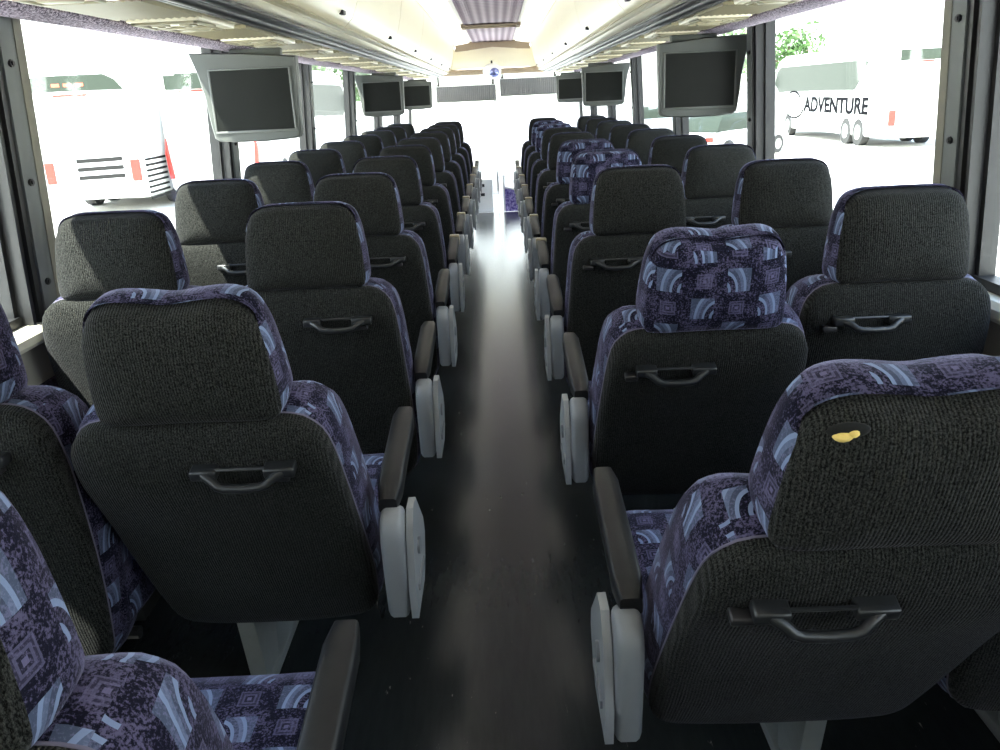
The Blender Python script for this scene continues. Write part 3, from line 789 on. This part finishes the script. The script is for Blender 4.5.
def coach(loc,rz,label,rear_detail=0,text=None):
    """coach body, nose towards local +y, origin at rear centre on the ground"""
    r=empty('parked_coach',(loc[0],loc[1],GZ),rz); tag(r,label,'coach','white coaches parked outside')
    L=13.2
    mb=MB(); rings=[]
    def sec(y,w,zt,zb,cr):
        pts=[]
        for cx,cz__,a0 in ((w-cr,zt-cr,0),(-w+cr,zt-cr,90),(-w+.12,zb+.12,180),(w-.12,zb+.12,270)):
            q=cr if a0<180 else .12
            for k in range(5):
                a=R(a0+22.5*k); pts.append((cx+q*math.cos(a),y,cz__+q*math.sin(a)))
        return pts
    for y,w,zt,zb in ((0,1.15,3.30,.55),(.03,1.22,3.45,.45),(.12,1.27,3.56,.38),(.3,1.30,3.60,.35),(4,1.30,3.62,.35),(L-1.4,1.30,3.62,.35),(L-.8,1.30,3.50,.35),(L-.35,1.28,3.0,.35),(L-.15,1.25,2.2,.36),(L,1.18,1.3,.40)):
        rings.append(sec(y,w,zt,zb,.30 if zt>3 else .2))
    mb.loft(rings); body=build(mb,'body',M['white'],r,40)
    for s in (-1,1):
        mb=MB(); X=s*1.303
        pr=[(2.6,2.35),(1.9,3.05),(2.3,3.12),(L-1.2,3.12),(L-.75,2.9),(L-.5,2.35),(L-1.2,1.95),(L-2.0,2.0),(6,2.05),(3.0,2.05)]
        mb.extrude(pr,'x',X-.02,X+.006); build(mb,'side_window',M['cglass'],r)
        for yy in (2.35,3.55,L-2.7):
            mb=MB(); mb.cyl((s*1.02,yy,.50),(s,0,0),.50,.29,24); w_=build(mb,'wheel',M['tyre'],r,40)
            mb=MB(); mb.cyl((s*1.29,yy,.50),(s,0,0),.28,.035,20); build(mb,'hubcap',M['hub'],w_,40)
        mb=MB(); mb.tube([(s*1.2,L-.5,3.1),(s*1.5,L-.1,3.0),(s*1.5,L-.1,2.7)],.03,8); mb.box(s*1.5-.10,s*1.5+.10,L-.16,L-.06,2.15,2.75,0,.03); build(mb,'side_mirror',M['black'],r,40)
    # windscreen
    mb=MB(); mb.loft([[(-1.15,L-.80,3.40),(1.15,L-.80,3.40)],[(-1.18,L-.33,2.95),(1.18,L-.33,2.95)],[(-1.15,L-.12,2.15),(1.15,L-.12,2.15)],[(-1.1,L-.02,1.5),(1.1,L-.02,1.5)]],False,False,closed=False)
    build(mb,'windscreen',M['cglass'],r,60)
    # rear face
    mb=MB(); mb.extrude([(-1.22,3.06),(-1.18,3.38),(-1.0,3.43),(.7,3.43),(.95,3.30),(1.15,3.05)] if rear_detail==1 else [(-1.0,3.0),(-1.0,3.36),(1.0,3.36),(1.0,3.0)],'y',-.03,.08); build(mb,'rear_window',M['cglass'],r)
    mb=MB()
    mb.box(-.65,.2,-.03,.02,2.93,2.98); build(mb,'brake_lamp',M['red'],r)
    for s in (-1,1):
        mb=MB(); 
        if rear_detail==2: mb.extrude([(s*1.10,.72),(s*1.22,.72),(s*1.26,1.4),(s*1.20,1.78)],'y',-.05,.15)
        else: mb.box(s*1.10-.12,s*1.10+.12,-.05,.1,.80,1.35,0,.03)
        build(mb,'tail_lamp',M['red'],r)
    if rear_detail==1:
        for k in range(3):
            mb=MB(); z=.88+.21*k; mb.extrude([(-.38,z),(.80,z+.03),(.80,z+.13),(-.38,z+.10)],'y',-.03,.03); build(mb,'vent_louvre',M['grillm'],r)
        for k in range(3):
            mb=MB(); mb.box(-.62+.3*k,-.42+.3*k,-.036,-.028,3.16,3.24); build(mb,'sign_mark',M['orange'],r)
    if rear_detail==1:
        mb=MB()
        for k in range(8):
            z=.30+.14*k; mb.box(1.29,1.315,.2,1.6,z,z+.06)
        build(mb,'side_grille',M['grillm'],r)
    if rear_detail==2:
        mb=MB(); mb.extrude([(-.7,3.05),(.9,3.05),(.9,3.40),(-.7,3.40)],'y',-.035,.1); build(mb,'upper_window',M['cglass'],r)
    if text:
        # left-hand side of the coach (local -x): lettering reads from nose to tail
        cu=bpy.data.curves.new('lettering','FONT'); cu.body=text; cu.size=1.28; cu.extrude=.006; cu.offset=.04; cu.align_x='LEFT'
        tmp=bpy.data.objects.new('tmp_text',cu); COL.objects.link(tmp); bpy.context.view_layer.update()
        me=bpy.data.meshes.new_from_object(tmp.evaluated_get(bpy.context.evaluated_depsgraph_get())); bpy.data.objects.remove(tmp)
        me.materials.clear(); me.materials.append(M['letter']); o=link('lettering',me,r)
        o.matrix_local=Matrix.Translation((-1.315,8.4,1.18))@Matrix(((0,0,-1,0),(-1,0,0,0),(0,1,0,0),(0,0,0,1)))@Matrix.Diagonal((.93,.66,1,1))
        for a0,a1,rx,rz_,cy0,cz0 in ((20,200,.9,.36,9.9,1.65),(160,330,1.2,.5,9.7,1.35)):
            mb=MB(); P=[(-1.312,cy0+rx*math.cos(R(a0+(a1-a0)*k/20)),cz0+rz_*math.sin(R(a0+(a1-a0)*k/20))) for k in range(21)]
            mb.tube(P,[.008+.035*math.sin(math.pi*k/20) for k in range(21)],6); sw=build(mb,'swirl_mark',M['letter'],r,60)
    return r
coach((-10.45,22.0),R(1),'White coach outside the left window, showing dark top window and three black louvres',1)
coach((-7.72,23.2),R(-1),'White coach outside the left window with tall red tail lamp beside louvred coach',2)
coach((15.2,31.0),R(0),'White coach with dark ADVENTURE lettering outside the right windows',0,'ADVENTURE')

def car(loc,rz,label,paint,name='parked_car'):
    r=empty(name,(loc[0],loc[1],GZ),rz); tag(r,label,'car')
    mb=MB(); rings=[]
    S=[(-2.3,.62,.30,.78),(-2.2,.86,.22,.90),(-1.4,.90,.20,.98),(.9,.90,.20,1.0),(1.9,.88,.22,.88),(2.25,.80,.28,.74),(2.35,.6,.35,.62)]
    for y,w,zb,zt in S:
        rings.append([(w,y,zb),(w*1.0,y,zt-.12),(w*.88,y,zt),(-w*.88,y,zt),(-w,y,zt-.12),(-w,y,zb)])
    mb.loft(rings); build(mb,'body',paint,r,40)
    mb=MB(); rings=[]
    for z,y0,y1,w in ((.95,-2.0,1.15,.82),(1.25,-1.8,.75,.76),(1.50,-1.5,.30,.68),(1.56,-1.2,.0,.60)):
        rings.append([(w,y0,z),(w,y1,z),(-w,y1,z),(-w,y0,z)])
    mb.loft(rings); build(mb,'cabin_glass',M['cglass'],r,40)
    mb=MB(); mb.box(-.66,.66,-1.45,.15,1.53,1.58,0,.02); build(mb,'roof',paint,r,40)
    for sx in (-1,1):
        for yy in (-1.45,1.45):
            mb=MB(); mb.cyl((sx*.72,yy,.33),(sx,0,0),.33,.2,20); w_=build(mb,'wheel',M['tyre'],r,40)
            mb=MB(); mb.cyl((sx*.90,yy,.33),(sx,0,0),.19,.03,14); build(mb,'hubcap',M['hub'],w_,40)
    for sx in (-1,1):
        mb=MB(); mb.box(sx*.72-.12,sx*.72+.12,-2.34,-2.2,.62,.78,0,.02); build(mb,'tail_lamp',M['red'],r,40)
    return r
car((8.6,31.5),R(-52),'White parked car seen under the right monitor through the window',M['white'])
car((8.9,46),R(-80),'Silver parked car farther off, seen under the right monitor',M['silver'])
car((-11.5,45),R(60),'White parked car seen under the left monitor, behind the coaches',M['white'])

def tree(loc,h,rad,leaf,label,n=1500):
    r=empty('tree',(loc[0],loc[1],GZ)); tag(r,label,'tree','trees beyond the parking lot')
    mb=MB(); mb.tube([(0,0,0),(.05,.02,h*.3),(-.05,0,h*.55),(0,.05,h*.8)],[.24,.19,.13,.05],10)
    for k in range(7):
        a=k*2.4; z=h*(.3+.06*k); mb.tube([(0,0,z),(math.cos(a)*rad*.4,math.sin(a)*rad*.4,z+h*.12),(math.cos(a)*rad*.7,math.sin(a)*rad*.7,z+h*.18)],[.08,.05,.02],6)
    build(mb,'trunk',M['bark'],r,50)
    mb=MB(); blobs=[]
    for k in range(16):
        a=random.uniform(0,6.28); q=random.uniform(.1,.7)*rad; blobs.append((math.cos(a)*q,math.sin(a)*q,h*random.uniform(.45,.88),rad*random.uniform(.3,.5)))
    for k in range(n):
        bx,by,bz,br=random.choice(blobs)
        d=Vector((random.gauss(0,1),random.gauss(0,1),random.gauss(0,1))).normalized()*br*random.uniform(.6,1.05)
        c=Vector((bx,by,bz))+d; u=Vector((random.gauss(0,1),random.gauss(0,1),random.gauss(0,1))).normalized(); v=u.cross(d).normalized() if u.cross(d).length>.01 else Vector((1,0,0))
        s=random.uniform(.12,.24); w=v.cross(u).normalized()
        mb.add([c-v*s,c+w*s*.5+v*.05,c+v*s,c-w*s*.5-v*.05],[(0,1,2,3)])
    build(mb,'crown',leaf,r)
    return r
tree((-15.0,72),7.5,2.6,M['leaf'],'Tall pale green tree seen between left pillars beyond the largest monitor',1800)
tree((-9.6,62),5.6,2.4,M['leaf2'],'Small darker tree seen beside the second left monitor',1200)
tree((16.5,62),7.0,3.0,M['leaf'],'Green tree between the right monitor and the broad window pillar',1800)
tree((20.5,62),6.0,2.8,M['leaf2'],'Green tree just right of the pillar, behind the lettered coach',1500)
c=empty('marker_post',(-14.9,46,GZ)); tag(c,'Yellow marker post seen below the left monitor','post')
mb=MB(); mb.cyl((0,0,0),(0,0,1),.09,1.2,12); build(mb,'post',M['yellow'],c,40)
mb=MB(); mb.sphere((0,0,1.2),(.14,.14,.14),12,8); build(mb,'cap',M['yellow'],c,40)

# ------------------------------------------------------------------ light
w=bpy.data.worlds.new('sky'); SC.world=w; w.use_nodes=True; t=w.node_tree
bg=t.nodes['Background']; tc=t.nodes.new('ShaderNodeTexCoord'); sx=t.nodes.new('ShaderNodeSeparateXYZ'); rp=t.nodes.new('ShaderNodeValToRGB')
t.links.new(tc.outputs['Generated'],sx.inputs[0]); t.links.new(sx.outputs[2],rp.inputs[0]); t.links.new(rp.outputs[0],bg.inputs[0])
rp.color_ramp.elements[0].position=0; rp.color_ramp.elements[0].color=(1,.99,.96,1); rp.color_ramp.elements[1].position=.8; rp.color_ramp.elements[1].color=(.50,.66,1,1)
bg.inputs[1].default_value=2.6
sd_=bpy.data.lights.new('sun','SUN'); sd_.energy=15; sd_.angle=R(.6); sd_.color=(1,.95,.86)
so=bpy.data.objects.new('sun',sd_); COL.objects.link(so)
dirv=Vector((.36,.40,-.90)).normalized(); so.rotation_euler=dirv.to_track_quat('-Z','Y').to_euler(); so.location=(-4,-6,12)

SC.view_settings.view_transform='Standard'; SC.view_settings.look='None'; SC.view_settings.gamma=1; SC.view_settings.use_curve_mapping=False
SC.view_settings.exposure=1.35
SC.cycles.use_denoising=True
SC.cycles.max_bounces=12; SC.cycles.diffuse_bounces=6; SC.cycles.glossy_bounces=4; SC.cycles.transparent_max_bounces=12
SC.cycles.sample_clamp_indirect=8; SC.cycles.caustics_reflective=False; SC.cycles.caustics_refractive=False
